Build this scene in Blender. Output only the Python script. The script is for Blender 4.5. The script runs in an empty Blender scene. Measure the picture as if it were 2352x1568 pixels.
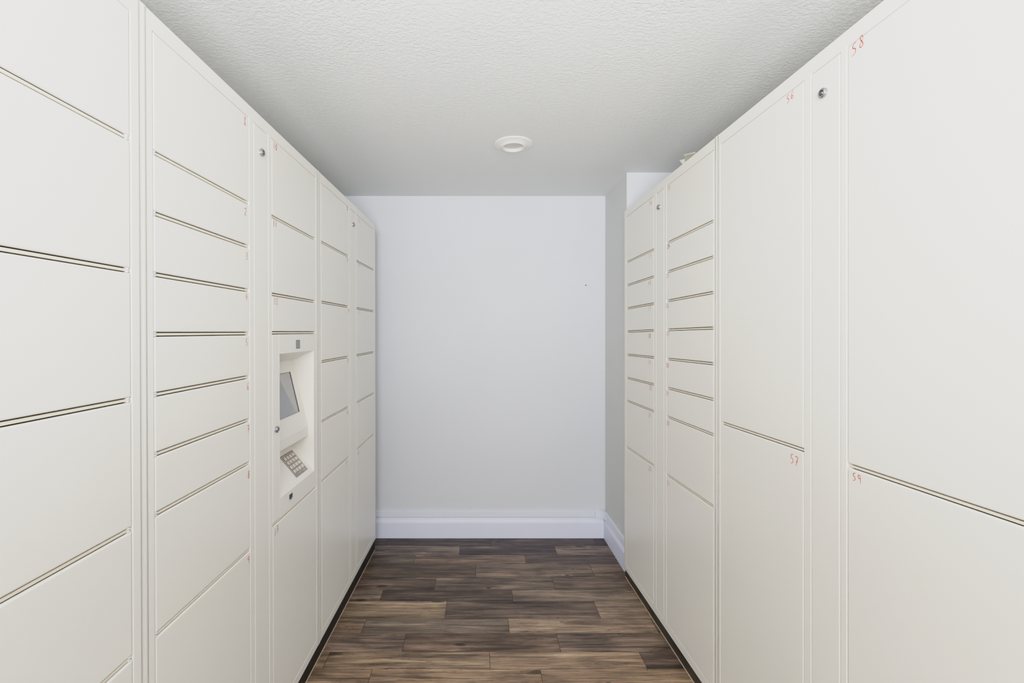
import bpy, bmesh, math, random
from mathutils import Vector
random.seed(7)
D = bpy.data
S = bpy.context.scene
C = S.collection

# ------------------------------------------------------------------ materials
def mat(name, col=(0.8, 0.8, 0.8), rough=0.5, metal=0.0, spec=0.5, noise=0.0, nscale=6.0, bump=0.0, bscale=400.0, coat=0.0):
    m = D.materials.new(name); m.use_nodes = True
    nt = m.node_tree; N = nt.nodes; Lk = nt.links
    b = N['Principled BSDF']
    b.inputs['Base Color'].default_value = (*col, 1)
    b.inputs['Roughness'].default_value = rough
    b.inputs['Metallic'].default_value = metal
    b.inputs['Specular IOR Level'].default_value = spec
    b.inputs['Coat Weight'].default_value = coat
    tc = N.new('ShaderNodeTexCoord')
    if noise > 0:
        n = N.new('ShaderNodeTexNoise'); n.inputs['Scale'].default_value = nscale; n.inputs['Detail'].default_value = 4
        r = N.new('ShaderNodeValToRGB')
        r.color_ramp.elements[0].position = 0.3; r.color_ramp.elements[1].position = 0.7
        r.color_ramp.elements[0].color = (*[c * (1 - noise) for c in col], 1)
        r.color_ramp.elements[1].color = (*[min(1, c * (1 + noise)) for c in col], 1)
        Lk.new(tc.outputs['Object'], n.inputs['Vector']); Lk.new(n.outputs['Fac'], r.inputs['Fac'])
        Lk.new(r.outputs['Color'], b.inputs['Base Color'])
    if bump > 0:
        n = N.new('ShaderNodeTexNoise'); n.inputs['Scale'].default_value = bscale; n.inputs['Detail'].default_value = 2
        bp = N.new('ShaderNodeBump'); bp.inputs['Strength'].default_value = bump; bp.inputs['Distance'].default_value = 0.001
        Lk.new(tc.outputs['Object'], n.inputs['Vector']); Lk.new(n.outputs['Fac'], bp.inputs['Height'])
        Lk.new(bp.outputs['Normal'], b.inputs['Normal'])
    return m

PAINT = mat('locker_powder_coat', (0.80, 0.77, 0.70), 0.27, noise=0.012, nscale=2.5, bump=0.05, bscale=900)
CREAM = mat('shelf_edge_cream', (0.78, 0.70, 0.56), 0.5)
DARK = mat('locker_gap_shade', (0.050, 0.036, 0.021), 0.8, noise=0.2)  # dark colour stands in for the shade in the slits between doors
TOE_L = mat('plinth_black', (0.012, 0.009, 0.007), 0.55, noise=0.25, nscale=9)
TOE_R = mat('plinth_brown', (0.045, 0.036, 0.028), 0.6, noise=0.3, nscale=9)
SEAL = mat('sealant', (0.42, 0.33, 0.24), 0.7, noise=0.15, nscale=20)
CHROME = mat('chrome', (0.42, 0.43, 0.45), 0.16, metal=1.0, noise=0.03, nscale=40)
STEELK = mat('brushed_steel', (0.34, 0.30, 0.27), 0.38, metal=0.75, noise=0.16, nscale=60)
KEYM = mat('steel_key', (0.58, 0.54, 0.50), 0.32, metal=0.6, noise=0.05, nscale=50)
KEYLINE = mat('key_gap', (0.05, 0.04, 0.035), 0.7, noise=0.1)
KEYINK = mat('key_ink', (0.07, 0.05, 0.05), 0.6, noise=0.1)
BLACK = mat('black_plastic', (0.006, 0.006, 0.007), 0.35, noise=0.1)
SCREEN = mat('display_glass', (0.21, 0.22, 0.235), 0.06, spec=0.8, coat=0.6, noise=0.03, nscale=4)
LENS = mat('camera_window_glass', (0.20, 0.20, 0.20), 0.25, noise=0.06, nscale=30)
PORTG = mat('port_green', (0.02, 0.05, 0.04), 0.3, noise=0.2, nscale=80)
HINGE = mat('hinge_zinc', (0.72, 0.73, 0.73), 0.35, metal=0.25, noise=0.04, nscale=60)
RED = mat('red_marker', (0.58, 0.03, 0.03), 0.6, noise=0.15, nscale=90)
REDP = mat('faded_red_marker', (0.56, 0.12, 0.10), 0.6, noise=0.12, nscale=90)
MAROON = mat('dark_marker', (0.16, 0.045, 0.05), 0.6, noise=0.2, nscale=90)
GREYM = mat('faded_grey_marker', (0.42, 0.28, 0.25), 0.6, noise=0.12, nscale=90)
WALL = mat('wall_paint_grey', (0.655, 0.675, 0.735), 0.75, noise=0.02, nscale=1.5, bump=0.12, bscale=220)
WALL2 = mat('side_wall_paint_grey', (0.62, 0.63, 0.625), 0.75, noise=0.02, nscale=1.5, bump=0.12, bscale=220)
BASEM = mat('baseboard_white', (0.73, 0.765, 0.93), 0.42, noise=0.02, nscale=3, bump=0.08, bscale=60)
RACEM = mat('raceway_white', (0.75, 0.78, 0.90), 0.4, noise=0.015, nscale=3)
TRIMW = mat('downlight_trim_white', (0.82, 0.82, 0.79), 0.4, noise=0.01)
LENSW = mat('downlight_lens', (0.62, 0.60, 0.56), 0.5, noise=0.03, nscale=8)
CARD = mat('cream_card', (0.80, 0.79, 0.68), 0.6, noise=0.03, nscale=20)
CARD_SHADE = mat('cream_card_shaded', (0.34, 0.33, 0.27), 0.7, noise=0.1, nscale=12)  # same cream card, with the shade on its inner face put into the colour
HOLE = mat('hole_dark', (0.03, 0.03, 0.03), 0.8, noise=0.1)

def ceiling_material():
    m = D.materials.new('ceiling_orange_peel'); m.use_nodes = True
    nt = m.node_tree; N = nt.nodes; Lk = nt.links; b = N['Principled BSDF']
    b.inputs['Base Color'].default_value = (0.76, 0.775, 0.77, 1); b.inputs['Roughness'].default_value = 0.62
    b.inputs['Specular IOR Level'].default_value = 0.35
    tc = N.new('ShaderNodeTexCoord')
    mp = N.new('ShaderNodeMapping'); mp.inputs['Scale'].default_value = (0.75, 1.0, 1.0)
    Lk.new(tc.outputs['Object'], mp.inputs['Vector'])
    n1 = N.new('ShaderNodeTexNoise'); n1.inputs['Scale'].default_value = 88; n1.inputs['Detail'].default_value = 3; n1.inputs['Distortion'].default_value = 0.9
    n2 = N.new('ShaderNodeTexNoise'); n2.inputs['Scale'].default_value = 150; n2.inputs['Detail'].default_value = 2
    Lk.new(mp.outputs['Vector'], n1.inputs['Vector']); Lk.new(mp.outputs['Vector'], n2.inputs['Vector'])
    r = N.new('ShaderNodeValToRGB'); r.color_ramp.elements[0].position = 0.40; r.color_ramp.elements[1].position = 0.62
    Lk.new(n1.outputs['Fac'], r.inputs['Fac'])
    mx = N.new('ShaderNodeMath'); mx.operation = 'MULTIPLY_ADD'; mx.inputs[1].default_value = 0.35
    Lk.new(n2.outputs['Fac'], mx.inputs[0]); Lk.new(r.outputs['Color'], mx.inputs[2])
    bp = N.new('ShaderNodeBump'); bp.inputs['Strength'].default_value = 0.55; bp.inputs['Distance'].default_value = 0.0022
    n3 = N.new('ShaderNodeTexNoise'); n3.inputs['Scale'].default_value = 3.2; n3.inputs['Detail'].default_value = 3
    Lk.new(tc.outputs['Object'], n3.inputs['Vector'])
    r3 = N.new('ShaderNodeMapRange'); r3.inputs[1].default_value = 0.32; r3.inputs[2].default_value = 0.66; r3.inputs[3].default_value = 0.30; r3.inputs[4].default_value = 0.62
    Lk.new(n3.outputs['Fac'], r3.inputs[0])
    sx = N.new('ShaderNodeSeparateXYZ'); Lk.new(tc.outputs['Object'], sx.inputs[0])
    ry = N.new('ShaderNodeMapRange'); ry.inputs[1].default_value = 1.2; ry.inputs[2].default_value = 2.2; ry.inputs[3].default_value = 1.0; ry.inputs[4].default_value = 0.30
    Lk.new(sx.outputs['Y'], ry.inputs[0])
    ms = N.new('ShaderNodeMath'); ms.operation = 'MULTIPLY'; Lk.new(r3.outputs[0], ms.inputs[0]); Lk.new(ry.outputs[0], ms.inputs[1])
    Lk.new(ms.outputs[0], bp.inputs['Strength'])
    Lk.new(mx.outputs[0], bp.inputs['Height']); Lk.new(bp.outputs['Normal'], b.inputs['Normal'])
    return m
CEIL = ceiling_material()

def floor_material():
    m = D.materials.new('vinyl_plank_floor'); m.use_nodes = True
    nt = m.node_tree; N = nt.nodes; Lk = nt.links; b = N['Principled BSDF']
    at = N.new('ShaderNodeAttribute'); at.attribute_name = 'tint'
    rn = N.new('ShaderNodeAttribute'); rn.attribute_name = 'seed'
    tc = N.new('ShaderNodeTexCoord')
    off = N.new('ShaderNodeVectorMath'); off.operation = 'MULTIPLY_ADD'
    off.inputs[1].default_value = (37.0, 19.0, 11.0)
    Lk.new(rn.outputs['Color'], off.inputs[0]); Lk.new(tc.outputs['Object'], off.inputs[2])
    def noise(scale, sx, sy, det=5, rough=0.6, dist=0.0):
        mp = N.new('ShaderNodeMapping'); mp.inputs['Scale'].default_value = (sx, sy, 1)
        Lk.new(off.outputs[0], mp.inputs['Vector'])
        n = N.new('ShaderNodeTexNoise'); n.inputs['Scale'].default_value = scale; n.inputs['Detail'].default_value = det
        n.inputs['Roughness'].default_value = rough; n.inputs['Distortion'].default_value = dist
        Lk.new(mp.outputs['Vector'], n.inputs['Vector']); return n
    def ramp(src, stops):
        r = N.new('ShaderNodeValToRGB'); e = r.color_ramp.elements
        while len(e) < len(stops): e.new(0.5)
        for k, (p, v) in enumerate(stops):
            e[k].position = p; e[k].color = (v, v, v, 1) if not isinstance(v, tuple) else (*v, 1)
        Lk.new(src, r.inputs['Fac']); return r
    def mixc(mode, fac, a, c):
        x = N.new('ShaderNodeMix'); x.data_type = 'RGBA'; x.blend_type = mode
        if isinstance(fac, float): x.inputs[0].default_value = fac
        else: Lk.new(fac, x.inputs[0])
        Lk.new(a, x.inputs[6])
        if isinstance(c, tuple): x.inputs[7].default_value = (*c, 1)
        else: Lk.new(c, x.inputs[7])
        return x.outputs[2]
    streak = ramp(noise(1.0, 2.0, 34, 9, 0.68, 0.7).outputs['Fac'], [(0.36, 0.34), (0.46, 0.82), (0.54, 1.05), (0.64, 1.75)])
    col = mixc('MULTIPLY', 1.0, at.outputs['Color'], streak.outputs['Color'])
    fine = ramp(noise(1.0, 5, 300, 6, 0.7, 0.25).outputs['Fac'], [(0.36, 0.48), (0.52, 1.02), (0.66, 1.38)])
    col = mixc('MULTIPLY', 0.8, col, fine.outputs['Color'])
    blot = ramp(noise(1.0, 3.2, 9, 4, 0.55, 0.8).outputs['Fac'], [(0.36, 0.40), (0.5, 1.0), (0.64, 1.45)])
    col = mixc('MULTIPLY', 0.6, col, blot.outputs['Color'])
    pale = ramp(noise(1.0, 2.4, 60, 8, 0.7, 1.0).outputs['Fac'], [(0.56, 0.0), (0.66, 1.0)])
    pm = N.new('ShaderNodeMath'); pm.operation = 'MULTIPLY'; pm.inputs[1].default_value = 0.55
    Lk.new(pale.outputs['Color'], pm.inputs[0])
    col = mixc('MIX', pm.outputs[0], col, (0.36, 0.275, 0.195))
    crack = ramp(noise(1.0, 1.5, 34, 7, 0.55, 1.6).outputs['Fac'], [(0.488, 0.0), (0.5, 1.0), (0.512, 0.0)])
    cm = N.new('ShaderNodeMath'); cm.operation = 'MULTIPLY'; cm.inputs[1].default_value = 0.75
    Lk.new(crack.outputs['Color'], cm.inputs[0])
    col = mixc('MIX', cm.outputs[0], col, (0.03, 0.02, 0.014))
    # knots
    mpk = N.new('ShaderNodeMapping'); mpk.inputs['Scale'].default_value = (2.0, 6.0, 1)
    Lk.new(off.outputs[0], mpk.inputs['Vector'])
    vo = N.new('ShaderNodeTexVoronoi'); vo.voronoi_dimensions = '2D'; vo.inputs['Scale'].default_value = 1.0; vo.inputs['Randomness'].default_value = 1.0
    wn = noise(1.0, 14, 30, 2, 0.5, 0.0)
    wv = N.new('ShaderNodeVectorMath'); wv.operation = 'MULTIPLY_ADD'; wv.inputs[1].default_value = (0.10, 0.10, 0.0)
    Lk.new(wn.outputs['Color'], wv.inputs[0]); Lk.new(mpk.outputs['Vector'], wv.inputs[2]); Lk.new(wv.outputs[0], vo.inputs['Vector'])
    sc_ = N.new('ShaderNodeSeparateColor'); Lk.new(vo.outputs['Color'], sc_.inputs[0])
    dm = N.new('ShaderNodeMath'); dm.operation = 'MULTIPLY_ADD'; dm.inputs[1].default_value = 3.0; dm.inputs[2].default_value = 0.55
    Lk.new(sc_.outputs[0], dm.inputs[0])
    dd = N.new('ShaderNodeMath'); dd.operation = 'MULTIPLY'; Lk.new(vo.outputs['Distance'], dd.inputs[0]); Lk.new(dm.outputs[0], dd.inputs[1])
    kr = ramp(dd.outputs[0], [(0.025, 0.20), (0.05, 0.55), (0.062, 1.35), (0.13, 1.0)])
    col = mixc('MULTIPLY', 0.85, col, kr.outputs['Color'])
    Lk.new(col, b.inputs['Base Color'])
    b.inputs['Roughness'].default_value = 0.42
    b.inputs['Specular IOR Level'].default_value = 0.35
    bp = N.new('ShaderNodeBump'); bp.inputs['Strength'].default_value = 0.15; bp.inputs['Distance'].default_value = 0.001
    Lk.new(fine.outputs['Color'], bp.inputs['Height']); Lk.new(bp.outputs['Normal'], b.inputs['Normal'])
    return m
FLOOR = floor_material()
GROUT = mat('plank_joint', (0.02, 0.014, 0.01), 0.8, noise=0.1)

# ------------------------------------------------------------------ helpers
def finish(name, bm, mats, parent=None, loc=None, smooth=False, recalc=True):
    if recalc: bmesh.ops.recalc_face_normals(bm, faces=bm.faces)
    me = D.meshes.new(name)
    base = Vector((0, 0, 0))
    if parent is not None:
        p = parent
        while p is not None:
            base += p.location; p = p.parent
    if loc is not None: base = base + (Vector(loc) - base)
    bmesh.ops.translate(bm, verts=bm.verts, vec=-(Vector(loc) if loc is not None else base))
    bm.to_mesh(me); bm.free()
    for mm in (mats if isinstance(mats, (list, tuple)) else [mats]): me.materials.append(mm)
    if smooth:
        for f in me.polygons: f.use_smooth = True
    o = D.objects.new(name, me); C.objects.link(o)
    if parent is not None:
        o.parent = parent
        if loc is not None:
            pb = Vector((0, 0, 0)); p = parent
            while p is not None:
                pb += p.location; p = p.parent
            o.location = Vector(loc) - pb
    elif loc is not None: o.location = loc
    return o

def thing(name, label, cat, loc, group=None):
    o = D.objects.new(name, None); o.empty_display_size = 0.1; C.objects.link(o); o.location = loc
    o['label'] = label; o['category'] = cat
    if group: o['group'] = group
    return o
def tag(o, label, cat, group=None):
    o['label'] = label; o['category'] = cat
    if group: o['group'] = group
    return o
def struct(o, label=None):
    o['kind'] = 'structure'
    if label: o['label'] = label
    return o

def I3(a, b, c): return Vector((a, b, c))
def box(bm, P, a0, a1, b0, b1, c0, c1, bev=0.0, seg=2, mi=0, front_only=None):
    """box in the frame P(a,b,c) with bevelled edges"""
    t = bmesh.new()
    vs = [t.verts.new((x, y, z)) for x in (a0, a1) for y in (b0, b1) for z in (c0, c1)]
    for f in ((0, 1, 3, 2), (4, 6, 7, 5), (0, 4, 5, 1), (2, 3, 7, 6), (0, 2, 6, 4), (1, 5, 7, 3)):
        t.faces.new([vs[i] for i in f])
    if bev > 0:
        es = t.edges[:]
        if front_only is not None:      # bevel just the edges lying on the outer face b = b1
            es = [e for e in t.edges if all(abs(v.co.y - b1) < 1e-7 for v in e.verts)]
        bmesh.ops.bevel(t, geom=es, offset=bev, segments=seg, affect='EDGES', profile=0.5)
    mp = {}
    for v in t.verts: mp[v] = bm.verts.new(P(*v.co))
    for f in t.faces:
        try:
            nf = bm.faces.new([mp[v] for v in f.verts]); nf.material_index = mi
            nf.smooth = False
        except ValueError: pass
    t.free()

def LWp(u, w, v): return Vector((-0.74 + 0.01722 * u + w, u - (v - 1.42) * 0.0067, v + 0.0067 * u))
def RWp(u, w, v): return Vector((0.9215 - 0.022 * u - w, u, v - 0.00766 * u))

# ------------------------------------------------------------------ handwritten digits
G = {
 '0': [[(.5, 1), (.2, .8), (.12, .4), (.35, .05), (.6, .02), (.85, .3), (.88, .7), (.65, .97), (.5, 1)]],
 '1': [[(.5, 1), (.48, .5), (.42, 0)]],
 '2': [[(.12, .78), (.35, 1), (.75, .95), (.8, .68), (.5, .35), (.1, .04), (.5, .1), (.95, .02)]],
 '3': [[(.15, .95), (.55, 1), (.8, .82), (.65, .6), (.38, .53), (.75, .45), (.88, .22), (.55, .02), (.12, .06)]],
 '4': [[(.55, 1), (.12, .42), (.9, .4)], [(.62, .72), (.58, .35), (.6, 0)]],
 '5': [[(.85, 1), (.3, .95), (.25, .6), (.62, .58), (.85, .35), (.65, .08), (.15, .02)]],
 '6': [[(.72, 1), (.35, .65), (.18, .28), (.4, .02), (.75, .08), (.8, .34), (.5, .44), (.22, .3)]],
 '7': [[(.1, .92), (.5, 1), (.9, .93), (.62, .45), (.42, 0)], [(.35, .5), (.88, .46)]],
 '8': [[(.72, .8), (.5, 1), (.25, .85), (.38, .6), (.72, .38), (.78, .12), (.48, 0), (.2, .15), (.35, .42), (.72, .62), (.72, .8)]],
 '9': [[(.8, .75), (.55, 1), (.22, .82), (.3, .55), (.62, .5), (.8, .72), (.82, .4), (.75, 0)]],
}
ONE = [[(.25, .75), (.55, 1), (.55, .1)], [(.15, .06), (.9, .0)]]
def smooth_line(pts, n=3):
    for _ in range(n):
        q = [pts[0]]
        for a, b in zip(pts, pts[1:]):
            q += [(a[0] * .75 + b[0] * .25, a[1] * .75 + b[1] * .25), (a[0] * .25 + b[0] * .75, a[1] * .25 + b[1] * .75)]
        q.append(pts[-1]); pts = q
    return pts
def ribbon(bm, P, pts, wd, w):
    n = len(pts); L = []
    for i in range(n):
        a = pts[max(0, i - 1)]; b = pts[min(n - 1, i + 1)]
        dx, dy = b[0] - a[0], b[1] - a[1]; l = math.hypot(dx, dy) or 1
        k = wd / 2 * (0.75 + 0.35 * math.sin(3.1 * i / n + 0.4)); nx, ny = -dy / l * k, dx / l * k
        L.append((bm.verts.new(P(pts[i][0] + nx, w, pts[i][1] + ny)), bm.verts.new(P(pts[i][0] - nx, w, pts[i][1] - ny))))
    for (a, b), (c, d) in zip(L, L[1:]): bm.faces.new((a, b, d, c))
def number(txt, P, sgn, uc, vc, h, cw, m, parent, tilt=0.0, wd=0.0018, glyph=None):
    """handwritten number centred on (uc, vc); sgn = reading direction along u"""
    bm = bmesh.new(); n = len(txt); step = cw * 1.25
    rr = random.Random(hash(txt) % 999 if False else sum(ord(c) * (i + 3) for i, c in enumerate(txt)))
    for i, ch in enumerate(txt):
        x0 = (i - (n - 1) / 2) * step - cw / 2
        dy = tilt * (i - (n - 1) / 2)
        sl = rr.uniform(-0.05, 0.22)
        for k, st in enumerate(glyph or G[ch]):
            pts = [(uc + sgn * (x0 + cw * (p[0] + sl * (p[1] - .5))), vc + (p[1] - .5) * h + dy) for p in (smooth_line(st) if len(st) > 3 else st)]
            ribbon(bm, P, pts, wd * 1.22, 0.0006 + 0.0002 * k)
    return finish('number_marking', bm, m, parent)

# ------------------------------------------------------------------ locker units
BG = 0.0053      # half the height of the slit between stacked doors
def cyl_w(bm, P, uc, vc, r0, r1, w0, w1, seg=28, mi=0, cap=True):
    A = [bm.verts.new(P(uc + r0 * math.cos(6.28318 * k / seg), w0, vc + r0 * math.sin(6.28318 * k / seg))) for k in range(seg)]
    B = [bm.verts.new(P(uc + r1 * math.cos(6.28318 * k / seg), w1, vc + r1 * math.sin(6.28318 * k / seg))) for k in range(seg)]
    for k in range(seg):
        f = bm.faces.new((A[k], A[(k + 1) % seg], B[(k + 1) % seg], B[k])); f.material_index = mi; f.smooth = True
    if cap: f = bm.faces.new(B); f.material_index = mi
    return A, B
def lock(P, uc, vc, parent, r=0.0125, out=0.008):
    bm = bmesh.new()
    cyl_w(bm, P, uc, vc, r, r, -0.004, out * 0.7, cap=False)
    cyl_w(bm, P, uc, vc, r, r * 0.80, out * 0.7, out, cap=False)
    cyl_w(bm, P, uc, vc, r * 0.80, r * 0.52, out, out * 0.92, cap=False)
    cyl_w(bm, P, uc, vc, r * 0.52, r * 0.48, out * 0.92, out * 0.6, mi=1)
    cyl_w(bm, P, uc, vc, r * 0.36, r * 0.30, out * 0.6, out * 0.98, mi=0)
    box(bm, P, uc - .0007, uc + .0007, out * 0.9, out * 1.02, vc - .003, vc + .003, mi=1)
    return finish('cam_lock', bm, [CHROME, BLACK], parent, recalc=False)
def hinge(P, uc, vc, parent):
    bm = bmesh.new()
    for (a, b, r) in ((-0.0050, -0.0012, .0040), (-0.0012, 0.0002, .0034), (0.0002, 0.0052, .0042)):
        seg = 12; A = []; B = []
        for k in range(seg):
            t = 6.28318 * k / seg
            A.append(bm.verts.new(P(uc + r * math.cos(t), -0.0048 + r * math.sin(t), vc + a)))
            B.append(bm.verts.new(P(uc + r * math.cos(t), -0.0048 + r * math.sin(t), vc + b)))
        for k in range(seg): bm.faces.new((A[k], A[(k + 1) % seg], B[(k + 1) % seg], B[k])).smooth = True
        bm.faces.new(A); bm.faces.new(B)
    return finish('hinge', bm, HINGE, parent)

GAPS = 0.0012
def door(P, u0, u1, v0, v1, parent, hinge_u=None, name='locker_door'):
    bm = bmesh.new()
    box(bm, P, u0 + GAPS, u1 - GAPS, -0.0058, 0.0, v0, v1, bev=0.0036, seg=3, front_only=True)
    o = finish(name, bm, PAINT, parent)
    if hinge_u is not None: hinge(P, hinge_u, v0 - BG, o)
    return o

def unit(P, side, U0, U1, a, s, b, levA, levB, vbot, vtop, dbot, dtop, label, toe, lock_uv, mode=None, slot_only=False):
    """U0<U1; a, s, b = (u0,u1) of first column, middle access panel, second column"""
    mid = (U0 + U1) / 2
    c = P(mid, -0.3, vbot); root = thing('parcel_locker_unit', label, 'locker', (c.x, c.y, 0.0), group='parcel locker cabinets lining the corridor')
    e = 0.00015; bm = bmesh.new()
    FD = -0.014
    box(bm, P, U0 + e, U1 - e, -0.60, -0.12, vbot, vtop, bev=0.002, seg=1)                     # body
    # sides, top and bottom sleeves up to the face frame
    box(bm, P, U0 + e, U0 + .012, -0.121, 0, vbot, vtop, bev=0.0007, seg=2, front_only=True)
    box(bm, P, U1 - .012, U1 - e, -0.121, 0, vbot, vtop, bev=0.0007, seg=2, front_only=True)
    for (x0, x1) in ((U0 + .004, a[0]), (a[1], s[0]), (s[1], b[0]), (b[1], U1 - .004)):
        box(bm, P, x0, x1, -0.121 if (x1 - x0) > .02 else -0.02, 0, vbot, vtop, bev=0.0026, seg=3, front_only=True)
        box(bm, P, x0 - .007 if x0 > U0 + .01 else x0, x1 + .007 if x1 < U1 - .01 else x1, -0.018, -0.0062, vbot + .01, vtop - .01)
    box(bm, P, U0 + .0001, U0 + .011, -0.125, -0.0006, vbot + .001, vtop - .001)
    box(bm, P, U1 - .011, U1 - .0001, -0.125, -0.0006, vbot + .001, vtop - .001)
    bmr = bm
    for (x0, x1) in (a, s, b):
        box(bmr, P, x0 - .004, x1 + .004, -0.121, -0.00003, dtop + .0012, vtop - .0006, bev=0.0018, seg=2, front_only=True)
        box(bmr, P, x0 - .004, x1 + .004, -0.121, -0.00003, vbot + .0006, dbot - .0012, bev=0.0018, seg=2, front_only=True)
    finish('cabinet_frame', bm, PAINT, root)
    bi = bmesh.new()  # dark filler blocks behind the doors, coloured to keep the slits in shade
    box(bi, P, a[0] - .002, a[1] + .002, -0.119, -0.0115, vbot + .01, vtop - .01)
    box(bi, P, b[0] - .002, b[1] + .002, -0.119, -0.1165 if mode == 'kiosk' else -0.0115, vbot + .01, vtop - .01)
    box(bi, P, s[0] - .002, s[1] + .002, -0.119, -0.1165, vbot + .01, vtop - .01)
    finish('gap_shade_blocks', bi, DARK, root)
    # plinth
    bm = bmesh.new()
    def Q(u, w, v): p = P(u, w, vbot); return Vector((p.x, p.y, v))
    zt = [P(U0, 0, vbot).z, P(U1, 0, vbot).z]
    vsb = []
    for (u, zz) in ((U0, zt[0]), (U1, zt[1])):
        for w in (-0.58, -0.007):
            for z in (0.0005, zz + 0.001): vsb.append(bm.verts.new(Q(u, w, z)))
    for f in ((0, 1, 3, 2), (4, 6, 7, 5), (0, 4, 5, 1), (2, 3, 7, 6), (0, 2, 6, 4), (1, 5, 7, 3)): bm.faces.new([vsb[i] for i in f])
    finish('plinth', bm, toe, root)
    bm = bmesh.new(); box(bm, Q, U0, U1, -0.0075, -0.003, 0.0004, 0.0035, bev=.001, seg=1)
    finish('sealant_bead', bm, SEAL, root)
    # access panel + lock
    sp = door(P, s[0], s[1], dbot, dtop, root, name='access_panel')
    lock(P, lock_uv[0], lock_uv[1], sp)
    out = {'root': root, 'A': [], 'B': []}
    for key, col, lev in (('A', a, levA), ('B', b, levB)):
        outer = key == 'A' and side == 'L' or key == 'B' and side == 'R'
        # hinges sit on the outer stile of each column
        hu = (col[0] + .0065) if key == 'A' else (col[1] - .0065)
        tops = [dtop] + [l - BG for l in lev]; bots = [l + BG for l in lev] + [dbot]
        for k, (t, bt) in enumerate(zip(tops, bots)):
            if mode == 'kiosk' and key == 'B' and k == 3:
                out['kiosk'] = (t, bt); out[key].append(None)
            else:
                out[key].append(door(P, col[0], col[1], bt, t, root, hu if k < len(lev) else None))
        for l in lev:
            bm = bmesh.new(); box(bm, P, col[0] - .001, col[1] + .001, -0.119, -0.0028, l - .0028, l + .0028, bev=.0008, seg=1)
            finish('shelf_edge', bm, CREAM, root)
    return out

LA = [1.834, 1.6985, 1.5625, 1.4285, 1.2935, 1.1595, 1.025, .754]
LK = [1.8325, 1.5635, 1.430, .7625]
LB = [1.836, 1.567, 1.299, 1.031, .763]
LF = [1.835, 1.5615, 1.293, 1.023, .7545]
RC = [1.877, 1.7415, 1.607, 1.4725, 1.3375, 1.2025, 1.069, .7985]
RD = [1.1256]
def offs(U): return (U + .031, U + .439), (U + .466, U + .562), (U + .588, U + .990)
aF, sF, bF = offs(-.042); aA, sA, bA = offs(.981); aB, sB, bB = offs(2.004)
left = dict(vbot=.055, vtop=2.141, dbot=.093, dtop=2.100)
right = dict(vbot=.070, vtop=2.186, dbot=.110, dtop=2.143)
uF = unit(LWp, 'L', -.042, .981, aF, sF, bF, LF, LF, label='off-white locker cabinet nearest on the left, six wide doors and no numbers showing', toe=TOE_L, lock_uv=(.474, 2.025), **left)
uA = unit(LWp, 'L', .981, 2.004, aA, sA, bA, LA, LK, label='off-white locker cabinet with touch screen and keypad, doors marked 1 to 13', toe=TOE_L, lock_uv=(1.497, 2.022), mode='kiosk', **left)
uB = unit(LWp, 'L', 2.004, 3.027, aB, sB, bB, LB, LB, label='off-white locker cabinet at the far end of the left row, beside the back wall', toe=TOE_L, lock_uv=(2.523, 2.026), **left)
uC = unit(RWp, 'R', 1.691, 2.699, (1.713, 2.123), (2.150, 2.238), (2.270, 2.666), RC, RC, label='off-white locker cabinet at far right with doors marked 14 to 31', toe=TOE_R, lock_uv=(2.205, 2.069), **right)
uD = unit(RWp, 'R', .680, 1.691, (.703, 1.109), (1.129, 1.225), (1.252, 1.666), RD, RD, label='off-white locker cabinet nearest on the right with tall doors marked 56 to 59', toe=TOE_R, lock_uv=(1.181, 2.0706), **right)

# numbers -------------------------------------------------------------
def lpos(x, y):
    Y = 773.3 / (1118.0 - x); Z = 1.435 - (y - 768) * Y / 1045; v = Z - .0067 * Y
    return Y + (v - 1.42) * .0067, v
def rpos(x, y):
    Y = 963.0 / (x - 1077.0); Z = 1.435 - (y - 768) * Y / 1045
    return Y, Z + .00766 * Y
for k, (t, x, y) in enumerate((('1', 562, 277), ('2', 563.5, 486), ('3', 566, 588), ('4', 566, 681), ('5', 566, 786), ('6', 569, 887), ('7', 570, 985), ('8', 571, 1089), ('9', 570.5, 1286))):
    u, v = lpos(x, y)
    number(t, LWp, 1, u, v, .0235, .014, RED if t in '17' else (RED if t == '9' else REDP) if t != '8' else RED, uA['A'][k], glyph=ONE if t == '1' else None, wd=.0019 if t == '1' else .0014)
for k, t, x, y, m in ((0, '10', 632, 336, RED), (1, '11', 631.5, 513.5, RED), (2, '12', 633.5, 692, REDP), (4, '13', 635, 1218, RED)):
    u, v = lpos(x, y); number(t, LWp, 1, u, v, .023, .0125, m, uA['B'][k], tilt=.006 if t == '13' else 0, wd=.0017)
for k, (t, x, y) in enumerate((('32', 799, 480), ('33', 799, 597), ('34', 802, 713), ('35', 800.5, 828), ('36', 799, 945), ('37', 797, 1061))):
    u, v = lpos(x, y); number(t, LWp, 1, u - .010, v, .023, .010, REDP if k in (0, 2) else GREYM, uB['A'][k], wd=.0018)
for k, (t, x, y) in enumerate((('38', 824, 506), ('39', 824.2, 608), ('40', 824, 717), ('41', 824, 822), ('42', 824, 929), ('43', 823, 1040))):
    u, v = lpos(x, y); number(t, LWp, 1, u + .004, v, .022, .010, REDP if k == 5 else GREYM, uB['B'][k], wd=.0018 if k == 5 else .0012)
for k, (t, x, y) in enumerate((('14', 1494, 467), ('15', 1493, 587), ('16', 1492.5, 649), ('17', 1492, 707), ('18', 1491.6, 771), ('19', 1491.4, 833), ('20', 1494, 890), ('21', 1492.8, 953), ('22', 1493, 1076))):
    u, v = rpos(x, y); number(t, RWp, -1, u, v, .025, .015, RED if k == 4 else MAROON if k == 8 else REDP, uC['B'][k], wd=.0022 if k == 4 else .0017)
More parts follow.
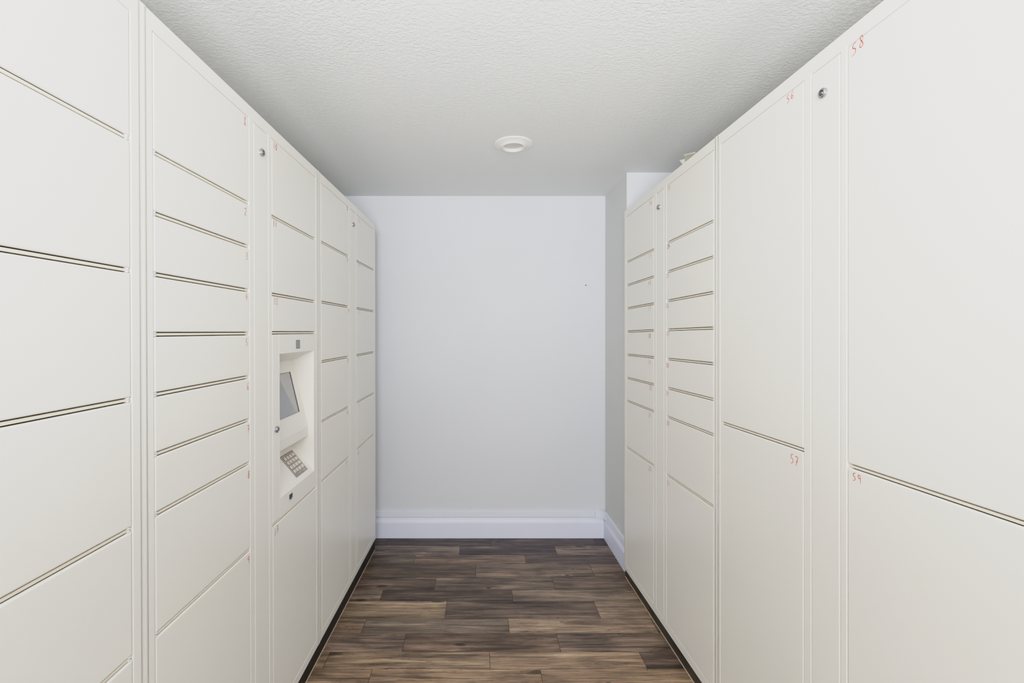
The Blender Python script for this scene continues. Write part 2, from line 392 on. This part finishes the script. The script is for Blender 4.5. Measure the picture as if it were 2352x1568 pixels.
for k, (t, x, y) in enumerate((('23', 1535.5, 433), ('24', 1534.5, 566), ('25', 1533, 633), ('26', 1532.5, 702), ('27', 1533.3, 766), ('28', 1532.5, 838.5), ('29', 1531.8, 903), ('30', 1533, 971), ('31', 1534, 1109))):
    u, v = rpos(x, y); number(t, RWp, -1, u - .005, v, .020, .012, MAROON if k == 1 else RED if k in (5, 8) else REDP, uC['A'][k], wd=.0022 if k == 1 else .0016)
for o, t, x, y, h, cw, ti in ((uD['B'][0], '56', 1815.0, 222.5, .0235, .0135, .004), (uD['B'][1], '57', 1824.5, 1056, .027, .0145, -.002), (uD['A'][0], '58', 1970.5, 104, .029, .0165, .006), (uD['A'][1], '59', 1968, 1097, .0195, .0115, 0)):
    u, v = rpos(x, y); number(t, RWp, -1, u, v, h, cw, REDP if t == '59' else RED, o, tilt=ti, wd=.0014)

# ------------------------------------------------------------------ kiosk insert
kt, kb = uA['kiosk']; KR = uA['root']
strip = door(LWp, bA[0], 1.6225, kb, kt, KR, name='access_strip')
lock(LWp, 1.596, 1.0915, strip, r=.0115)
OP0, OP1 = 1.6245, 1.9455; K0, K1 = 1.6215, bA[1] - GAPS
prof = [(1.355, 0.0), (1.3125, -.090), (1.030, -.024), (.992, -.024), (.949, -.092), (.838, 0.0)]
bm = bmesh.new()
def quad(pts): bm.faces.new([bm.verts.new(LWp(*p)) for p in pts])
quad([(K0, 0, 1.355), (K1, 0, 1.355), (K1, 0, kt), (K0, 0, kt)])
quad([(K0, 0, kb), (K1, 0, kb), (K1, 0, .838), (K0, 0, .838)])
quad([(OP1, 0, .838), (K1, 0, .838), (K1, 0, 1.355), (OP1, 0, 1.355)])
quad([(K0, 0, .838), (OP0, 0, .838), (OP0, 0, 1.355), (K0, 0, 1.355)])
for (v0, w0), (v1, w1) in zip(prof, prof[1:]): quad([(OP0, w0, v0), (OP1, w0, v0), (OP1, w1, v1), (OP0, w1, v1)])
for uu in (OP0, OP1):
    for i, j, k in ((0, 1, 2), (0, 2, 3), (0, 3, 5), (3, 4, 5)):
        quad([(uu, prof[i][1], prof[i][0]), (uu, prof[j][1], prof[j][0]), (uu, prof[k][1], prof[k][0])])
# outer returns
quad([(K0, 0, kb), (K0, 0, kt), (K0, -.0085, kt), (K0, -.0085, kb)]); quad([(K1, 0, kb), (K1, 0, kt), (K1, -.0085, kt), (K1, -.0085, kb)])
quad([(K0, 0, kb), (K1, 0, kb), (K1, -.0085, kb), (K0, -.0085, kb)]); quad([(K0, 0, kt), (K1, 0, kt), (K1, -.0085, kt), (K0, -.0085, kt)])
bmesh.ops.remove_doubles(bm, verts=bm.verts, dist=1e-5)
kiosk = finish('kiosk_panel', bm, PAINT, KR)
def slope(i):
    (v0, w0), (v1, w1) = prof[i], prof[i + 1]; L = math.hypot(v1 - v0, w1 - w0)
    nx, nv = -(v1 - v0) / L, (w1 - w0) / L            # outward normal in (w, v)
    if nx < 0: nx, nv = -nx, -nv
    def P(u, o, t): return LWp(u, w0 + (w1 - w0) * t / L + nx * o, v0 + (v1 - v0) * t / L + nv * o)
    return P, L
SP, SL = slope(1)
t0, t1 = .159 * SL, .7463 * SL; su0, su1 = 1.676, 1.893
bm = bmesh.new()
for q in ((su0, su1, t0, t0 + .0022), (su0, su1, t1 - .0012, t1), (su0, su0 + .005, t0, t1), (su1 - .0085, su1, t0, t1)):
    box(bm, SP, q[0], q[1], 0.0002, 0.0016, q[2], q[3])
bez = finish('screen_bezel', bm, BLACK, kiosk)
bm = bmesh.new(); box(bm, SP, su0 + .004, su1 - .0075, 0.0002, 0.0011, t0 + .0016, t1 - .0008)
finish('touch_screen', bm, SCREEN, kiosk)
KP, KL = slope(4)
k0, k1 = .1275 * KL, .835 * KL; ku0, ku1 = 1.801, 1.913
bm = bmesh.new(); box(bm, KP, ku0 - .0012, ku1 + .0012, 0.0002, 0.0008, k0 - .0012, k1 + .0012, mi=1)
box(bm, KP, ku0, ku1, 0.0002, 0.0016, k0, k1, bev=.0006, seg=1)
finish('keypad_plate', bm, [STEELK, KEYLINE], kiosk)
legend = ['1', '2', '3', 'C', '4', '5', '6', '', '7', '8', '9', '', '', '0', '', '']
kw = (ku1 - ku0 - .014) / 4; kh = (k1 - k0) * .80 / 4
for r in range(4):
    for c in range(4):
        a0 = ku0 + .007 + c * kw; b0 = k0 + .007 + r * kh
        x0, x1, y0, y1 = a0 + .0036, a0 + kw - .0036, b0 + .0032, b0 + kh - .0032
        if c == 3: x0 += .001; x1 += .0016
        bm = bmesh.new()
        box(bm, KP, x0 - .0011, x1 + .0011, 0.0014, 0.0021, y0 - .0011, y1 + .0011, mi=1)
        box(bm, KP, x0, x1, 0.0014, 0.0036, y0, y1, bev=.0009, seg=2)
        lg = legend[r * 4 + c]
        if lg in G and lg:
            for st in G[lg]:
                cx, cy = (x0 + x1) / 2, (y0 + y1) / 2
                pts = [(cx + (p[0] - .5) * .0038, cy - (p[1] - .5) * .0055) for p in st]
                nf = len(bm.faces); ribbon(bm, KP, pts, .0009, .0038)
                bm.faces.ensure_lookup_table()
                for f in bm.faces[nf:]: f.material_index = 1
        finish('key', bm, [KEYM, KEYLINE], kiosk)
bm = bmesh.new()
box(bm, LWp, 1.7655, 1.8015, .0001, .0007, 1.3685, 1.4015, mi=1)
box(bm, LWp, 1.7675, 1.7995, .0001, .0012, 1.3705, 1.3995)
finish('camera_window', bm, [LENS, BLACK], kiosk)
bm = bmesh.new()
box(bm, LWp, 1.694, 1.731, .0001, .0010, .796, .8255, bev=.0006, seg=1, mi=2)
box(bm, LWp, 1.699, 1.727, .0006, .0014, .8065, .823, mi=1)
box(bm, LWp, 1.706, 1.720, .0008, .0020, .803, .8125)
finish('card_port', bm, [PORTG, BLACK, HINGE], kiosk)

# ------------------------------------------------------------------ room shell
CZ = 2.414; YB = 3.218; YR = 2.752; XR = .894; XL = -1.42; XW = 1.58; YN = -2.6
def plane_obj(name, pts, m, loc):
    bm = bmesh.new(); bm.faces.new([bm.verts.new(p) for p in pts])
    return finish(name, bm, m, None, loc, recalc=False)
def slab(name, x0, x1, y0, y1, z0, z1, m, label=None):
    bm = bmesh.new(); box(bm, I3, x0, x1, y0, y1, z0, z1)
    return struct(finish(name, bm, m, None, ((x0 + x1) / 2, (y0 + y1) / 2, z0)), label)
slab('wall_back', XL - .1, XR + .1, YB, YB + .1, -.05, CZ + .05, WALL, 'light grey back wall at the end of the corridor')
slab('wall_left', XL - .1, XL, YN, YB, -.05, CZ + .05, WALL, 'grey wall behind the left lockers')
slab('wall_right', XW, XW + .1, YN, YR + .1, -.05, CZ + .05, WALL, 'grey wall behind the right lockers')
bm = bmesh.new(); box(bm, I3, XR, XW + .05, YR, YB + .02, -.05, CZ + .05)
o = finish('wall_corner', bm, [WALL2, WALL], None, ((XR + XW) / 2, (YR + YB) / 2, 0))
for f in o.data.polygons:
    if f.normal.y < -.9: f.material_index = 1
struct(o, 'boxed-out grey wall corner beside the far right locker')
slab('ceiling', XL - .1, XW + .1, YN, YB + .1, CZ, CZ + .1, CEIL, 'textured pale grey ceiling')

# floor: rows of planks running across the corridor, one mesh
rows = [3.34, 3.218 + .001, 3.093, 2.963, 2.851, 2.694, 2.559, 2.450, 2.300, 2.186, 2.057, 1.953]
while rows[-1] > YN: rows.append(rows[-1] - random.choice((.112, .128, .14, .12)))
joints = {1: [.083], 2: [-.128, .511], 3: [-.412, .297], 4: [-.02, .688], 5: [-.252, .431], 6: [.184], 7: [-.172, .617], 8: [-.567, .147], 9: [.371], 10: [.048, .724], 11: [-.457]}
tones = {1: [(74, 60, 54), (84, 68, 62)], 2: [(122, 104, 86), (84, 69, 64), (128, 108, 88)], 3: [(96, 83, 64), (134, 108, 84), (92, 78, 68)],
         4: [(98, 80, 60), (126, 106, 84), (120, 98, 76)], 5: [(94, 74, 58), (106, 90, 72), (112, 92, 74)], 6: [(88, 71, 56), (128, 110, 88)],
         7: [(136, 114, 84), (100, 82, 68), (142, 120, 96)], 8: [(124, 101, 76), (114, 99, 80), (144, 121, 94)], 9: [(112, 89, 68), (118, 98, 80)],
         10: [(142, 117, 86), (148, 121, 90), (90, 72, 60)], 11: [(138, 112, 82), (146, 118, 86)]}
def lin(c): c /= 255.0; return c / 12.92 if c <= .04045 else ((c + .055) / 1.055) ** 2.4
bm = bmesh.new()
tl = bm.loops.layers.float_color.new('tint'); sl = bm.loops.layers.float_color.new('seed')
g = .0009
f = bm.faces.new([bm.verts.new(p) for p in ((XL - .1, YN, -.0012), (XW + .1, YN, -.0012), (XW + .1, 3.34, -.0012), (XL - .1, 3.34, -.0012))]); f.material_index = 1
for r, (ya, yb) in enumerate(zip(rows, rows[1:])):
    js = joints.get(r); tn = tones.get(r)
    if js is None:
        js = [random.uniform(-.7, 0)]; js.append(js[0] + .72)
    if tn is None: tn = [random.choice(((140, 115, 84), (100, 82, 66), (120, 98, 76), (88, 70, 58))) for _ in range(len(js) + 1)]
    js = list(js); tn = list(tn)
    while js[0] > XL: js.insert(0, js[0] - .72); tn.insert(0, random.choice(tn))
    while js[-1] < XW: js.append(js[-1] + .72); tn.append(random.choice(tn))
    while len(tn) < len(js) + 1: tn.insert(0, tn[0])
    for i in range(len(js) - 1):
        x0, x1 = max(js[i], XL - .1) + g, min(js[i + 1], XW + .1) - g
        if x1 <= x0: continue
        f = bm.faces.new([bm.verts.new((x, y, 0)) for x, y in ((x0, yb + g * .6), (x1, yb + g * .6), (x1, ya - g * .6), (x0, ya - g * .6))])
        t = tn[i + 1] if len(tn) > i + 1 else tn[-1]
        sd = (random.random(), random.random(), random.random(), 1)
        for l in f.loops: l[tl] = (*[lin((sum(t) / 3 * .32 + c * .68) * q) for c, q in zip(t, (1.0, .975, .985))], 1); l[sl] = sd
fl = finish('floor', bm, [FLOOR, GROUT], None, recalc=False)
struct(fl, 'brown wood-look vinyl plank floor')

# baseboards
def extr(name, profile, pts, m, label, z0=0.0):
    """profile = (outward, z) list swept along the polyline pts [(x, y, nx, ny)...]"""
    bm = bmesh.new(); R = []
    for (x, y, nx, ny) in pts: R.append([bm.verts.new((x + nx * d, y + ny * d, z0 + z)) for d, z in profile])
    n = len(profile)
    for A, B in zip(R, R[1:]):
        for k in range(n): bm.faces.new((A[k], A[(k + 1) % n], B[(k + 1) % n], B[k]))
    bm.faces.new(R[0]); bm.faces.new(R[-1])
    return finish(name, bm, m, None, (pts[0][0], pts[0][1], z0))
bp = [(0, .001), (.015, .001), (.0155, .108), (.0145, .112), (.0125, .120), (.0085, .128), (.0075, .134), (.003, .142), (0, .143)]
struct(extr('baseboard_back', bp, [(-.9, YB, 0, -1), (XR - .015, YB, 0, -1)], BASEM, ''), 'white baseboard along the back wall')
struct(extr('baseboard_right', bp, [(XR, YB - .0005, -1, 0), (XR, YR + .002, -1, 0)], BASEM, ''), 'white baseboard along the boxed-out corner')

# cable raceway on top of the baseboard
rw = thing('cable_raceway', 'thin white cable raceway running above the white baseboard', 'cable cover', (0, YB - .01, .146))
def raceseg(name, x0, x1, d=.012, z0=.147, z1=.192, bev=.002):
    bm = bmesh.new(); box(bm, I3, x0, x1, YB - d, YB - .0003, z0, z1, bev=bev, seg=2); return finish(name, bm, RACEM, rw)
raceseg('raceway_channel', -.9, -.368); raceseg('raceway_channel', -.322, .818)
raceseg('joint_cover', -.370, -.320, d=.0150, z0=.1450, z1=.1945)
# rounded inside elbow and side run
bm = bmesh.new(); cx, cy, R0 = .832, YB - .050, .050
pth = [(.818, YB, 0, -1)]
for k in range(9):
    a = math.pi / 2 * k / 8
    pth.append((cx + (XR - cx) * math.sin(a), (YB - .062) + .062 * math.cos(a), -math.sin(a), -math.cos(a)))
pr = [(.0003, -.001), (.015, 0), (.0155, .002), (.0155, .046), (.015, .048), (.0003, .049)]
Rr = [[bm.verts.new((x + nx * d, y + ny * d, .1455 + z)) for d, z in pr] for x, y, nx, ny in pth]
for A, B in zip(Rr, Rr[1:]):
    for k in range(len(pr)): bm.faces.new((A[k], A[(k + 1) % len(pr)], B[(k + 1) % len(pr)], B[k]))
bm.faces.new(Rr[0]); bm.faces.new(Rr[-1])
finish('corner_elbow', bm, RACEM, rw)
bm = bmesh.new(); box(bm, I3, XR - .012, XR - .0003, YR + .003, YB - .062, .147, .192, bev=.002, seg=2); finish('raceway_channel', bm, RACEM, rw)

# nail / screw in the back wall
bm = bmesh.new()
def BW(u, w, v): return Vector((u, YB - w, v))
nx_, nz_ = (1345.5 - 1100) * YB / 1045, 1.435 - (655 - 768) * YB / 1045
cyl_w(bm, BW, nx_, nz_, .0045, .004, .0001, .0022, seg=14); cyl_w(bm, BW, nx_, nz_, .0015, .001, .0022, .003, seg=8)
tag(finish('wall_screw', bm, HOLE, None, (nx_, YB, nz_)), 'tiny dark screw in the grey back wall', 'screw')

# recessed downlight
lx, ly = .177, 2.341
dl = thing('recessed_downlight', 'round white recessed downlight, switched off, in the textured ceiling', 'light', (lx, ly, CZ))
def ringprof(name, prof, m, seg=72, cap=False):
    bm = bmesh.new(); R = []
    for (r, z) in prof: R.append([bm.verts.new((lx + r * math.cos(2 * math.pi * k / seg), ly + r * math.sin(2 * math.pi * k / seg), CZ + z)) for k in range(seg)])
    for A, B in zip(R, R[1:]):
        for k in range(seg): bm.faces.new((A[k], A[(k + 1) % seg], B[(k + 1) % seg], B[k])).smooth = True
    if cap: bm.faces.new(R[-1])
    return finish(name, bm, m, dl)
ringprof('trim_ring', [(.0985, -.0003), (.0990, -.003), (.0965, -.0050), (.0900, -.0062), (.0720, -.0092), (.0620, -.0150), (.0570, -.0190), (.0540, -.0180), (.0520, -.012), (.0500, -.0020)], TRIMW)
ringprof('diffuser', [(.0510, -.0030), (.030, -.0024), (.008, -.002)], LENSW, cap=True)

# folded card on top of the far right cabinet
top = RWp(1.95, -.02, 2.186).z
fc = thing('folded_card', 'small folded cream card lying on top of the far right locker cabinet', 'card', (.905, 1.97, top))
def sheet(name, pts, m, th=.0022):
    bm = bmesh.new(); P = [Vector(p) for p in pts]; n = (P[1] - P[0]).cross(P[2] - P[0]).normalized() * th
    A = [bm.verts.new(p) for p in P]; B = [bm.verts.new(p + n) for p in P]; k = len(P)
    bm.faces.new(A); bm.faces.new(B)
    for i in range(k): bm.faces.new((A[i], A[(i + 1) % k], B[(i + 1) % k], B[i]))
    return finish(name, bm, m, fc)
def at(x, y, Y): return ((x - 1100) * Y / 1045, Y, 1.435 - (y - 768) * Y / 1045)
p1, p2 = at(1571.3, 356, 2.02), at(1596, 350.3, 1.93)
sheet('card_panel', [p1, p2, (p2[0] + .006, p2[1], top + .0015), (p1[0] + .004, p1[1] - .004, top + .0015)], CARD_SHADE)
q1, q2 = at(1561.5, 369, 2.06), at(1571.3, 366.2, 2.02)
sheet('card_flap', [q1, q2, (q2[0] + .004, q2[1] - .004, top + .0015), (q1[0] + .03, q1[1] - .01, top + .0015)], CARD)
# pale edges of the card
def rod(name, a, b, r, m):
    a = Vector(a); b = Vector(b); d = (b - a).normalized(); s = d.cross(Vector((0, 0, 1))).normalized() * r; t = d.cross(s).normalized() * r
    bm = bmesh.new(); A = [bm.verts.new(a + x) for x in (s, t, -s, -t)]; B = [bm.verts.new(b + x) for x in (s, t, -s, -t)]
    for i in range(4): bm.faces.new((A[i], A[(i + 1) % 4], B[(i + 1) % 4], B[i]))
    bm.faces.new(A); bm.faces.new(B); return bm
for a, b in ((p1, p2), (p1, q2), (q1, q2)): finish('card_edge', rod('', a, b, .0022, CARD), CARD, fc)

PARTL = {'cam_lock': 'round chrome key lock', 'plinth': 'dark plinth board at the floor', 'touch_screen': 'grey tilted touch screen', 'keypad_plate': 'brushed metal keypad plate',
         'access_panel': 'narrow upright access panel with a chrome lock', 'kiosk_panel': 'recessed control panel with screen and keypad', 'shelf_edge': 'thin cream shelf edge between two doors'}
for o_ in list(C.objects):
    k_ = o_.name.split('.')[0]
    if k_ in PARTL: o_['label'] = PARTL[k_]
# ------------------------------------------------------------------ light
def area(name, loc, size, power, target, col=(1, 1, 1), sy=None, spread=None):
    l = D.lights.new(name, 'AREA'); l.energy = power; l.color = col; l.size = size
    if sy: l.shape = 'RECTANGLE'; l.size_y = sy
    if spread: l.spread = spread
    o = D.objects.new(name, l); C.objects.link(o); o.location = loc
    d = Vector(target) - Vector(loc); o.rotation_euler = d.to_track_quat('-Z', 'Y').to_euler(); return o
area('entrance_light', (-.3, -2.1, 1.95), 2.2, 90, (.3, 3, 2.0), (1.0, .985, .965), sy=.8)
area('bounce_flash', (-.02, -.75, 1.30), .8, 43, (.10, .75, 3.2), (.98, .985, .99), spread=math.radians(125))
w = D.worlds.new('world'); S.world = w; w.use_nodes = True
w.node_tree.nodes['Background'].inputs[0].default_value = (.93, .97, 1.0, 1)
w.node_tree.nodes['Background'].inputs[1].default_value = 0.4

# ------------------------------------------------------------------ camera
cd = D.cameras.new('camera'); cam = D.objects.new('camera', cd); C.objects.link(cam)
cam.location = (0, 0, 1.435); cam.rotation_euler = (math.pi / 2, 0, 0)
cd.sensor_width = 36; cd.lens = 36 * 1045 / 2352
cd.shift_x = (2352 / 2 - 1100) / 2352
cd.shift_y = -(1568 / 2 - 768) / 2352
cd.clip_start = .02
S.camera = cam
S.view_settings.view_transform = 'Standard'
S.view_settings.look = 'None'
S.view_settings.exposure = 0.0
# soft highlight roll-off like the exposure-blended photograph
S.view_settings.use_curve_mapping = True
cmv = S.view_settings.curve_mapping
WL = 4.0
cmv.white_level = (WL, WL, WL); cmv.black_level = (0, 0, 0)
cv = cmv.curves[3]
pts = [(0, 0), (.03, .030), (.11, .130), (.25, .315), (.34, .40), (.45, .495), (.6, .60), (.85, .715), (1.2, .78), (2.0, .84), (4.0, .90)]
cv.points[0].location = (0, 0); cv.points[-1].location = (1.0, pts[-1][1])
for a, b_ in pts[1:-1]: cv.points.new(a / WL, b_)
cmv.update()
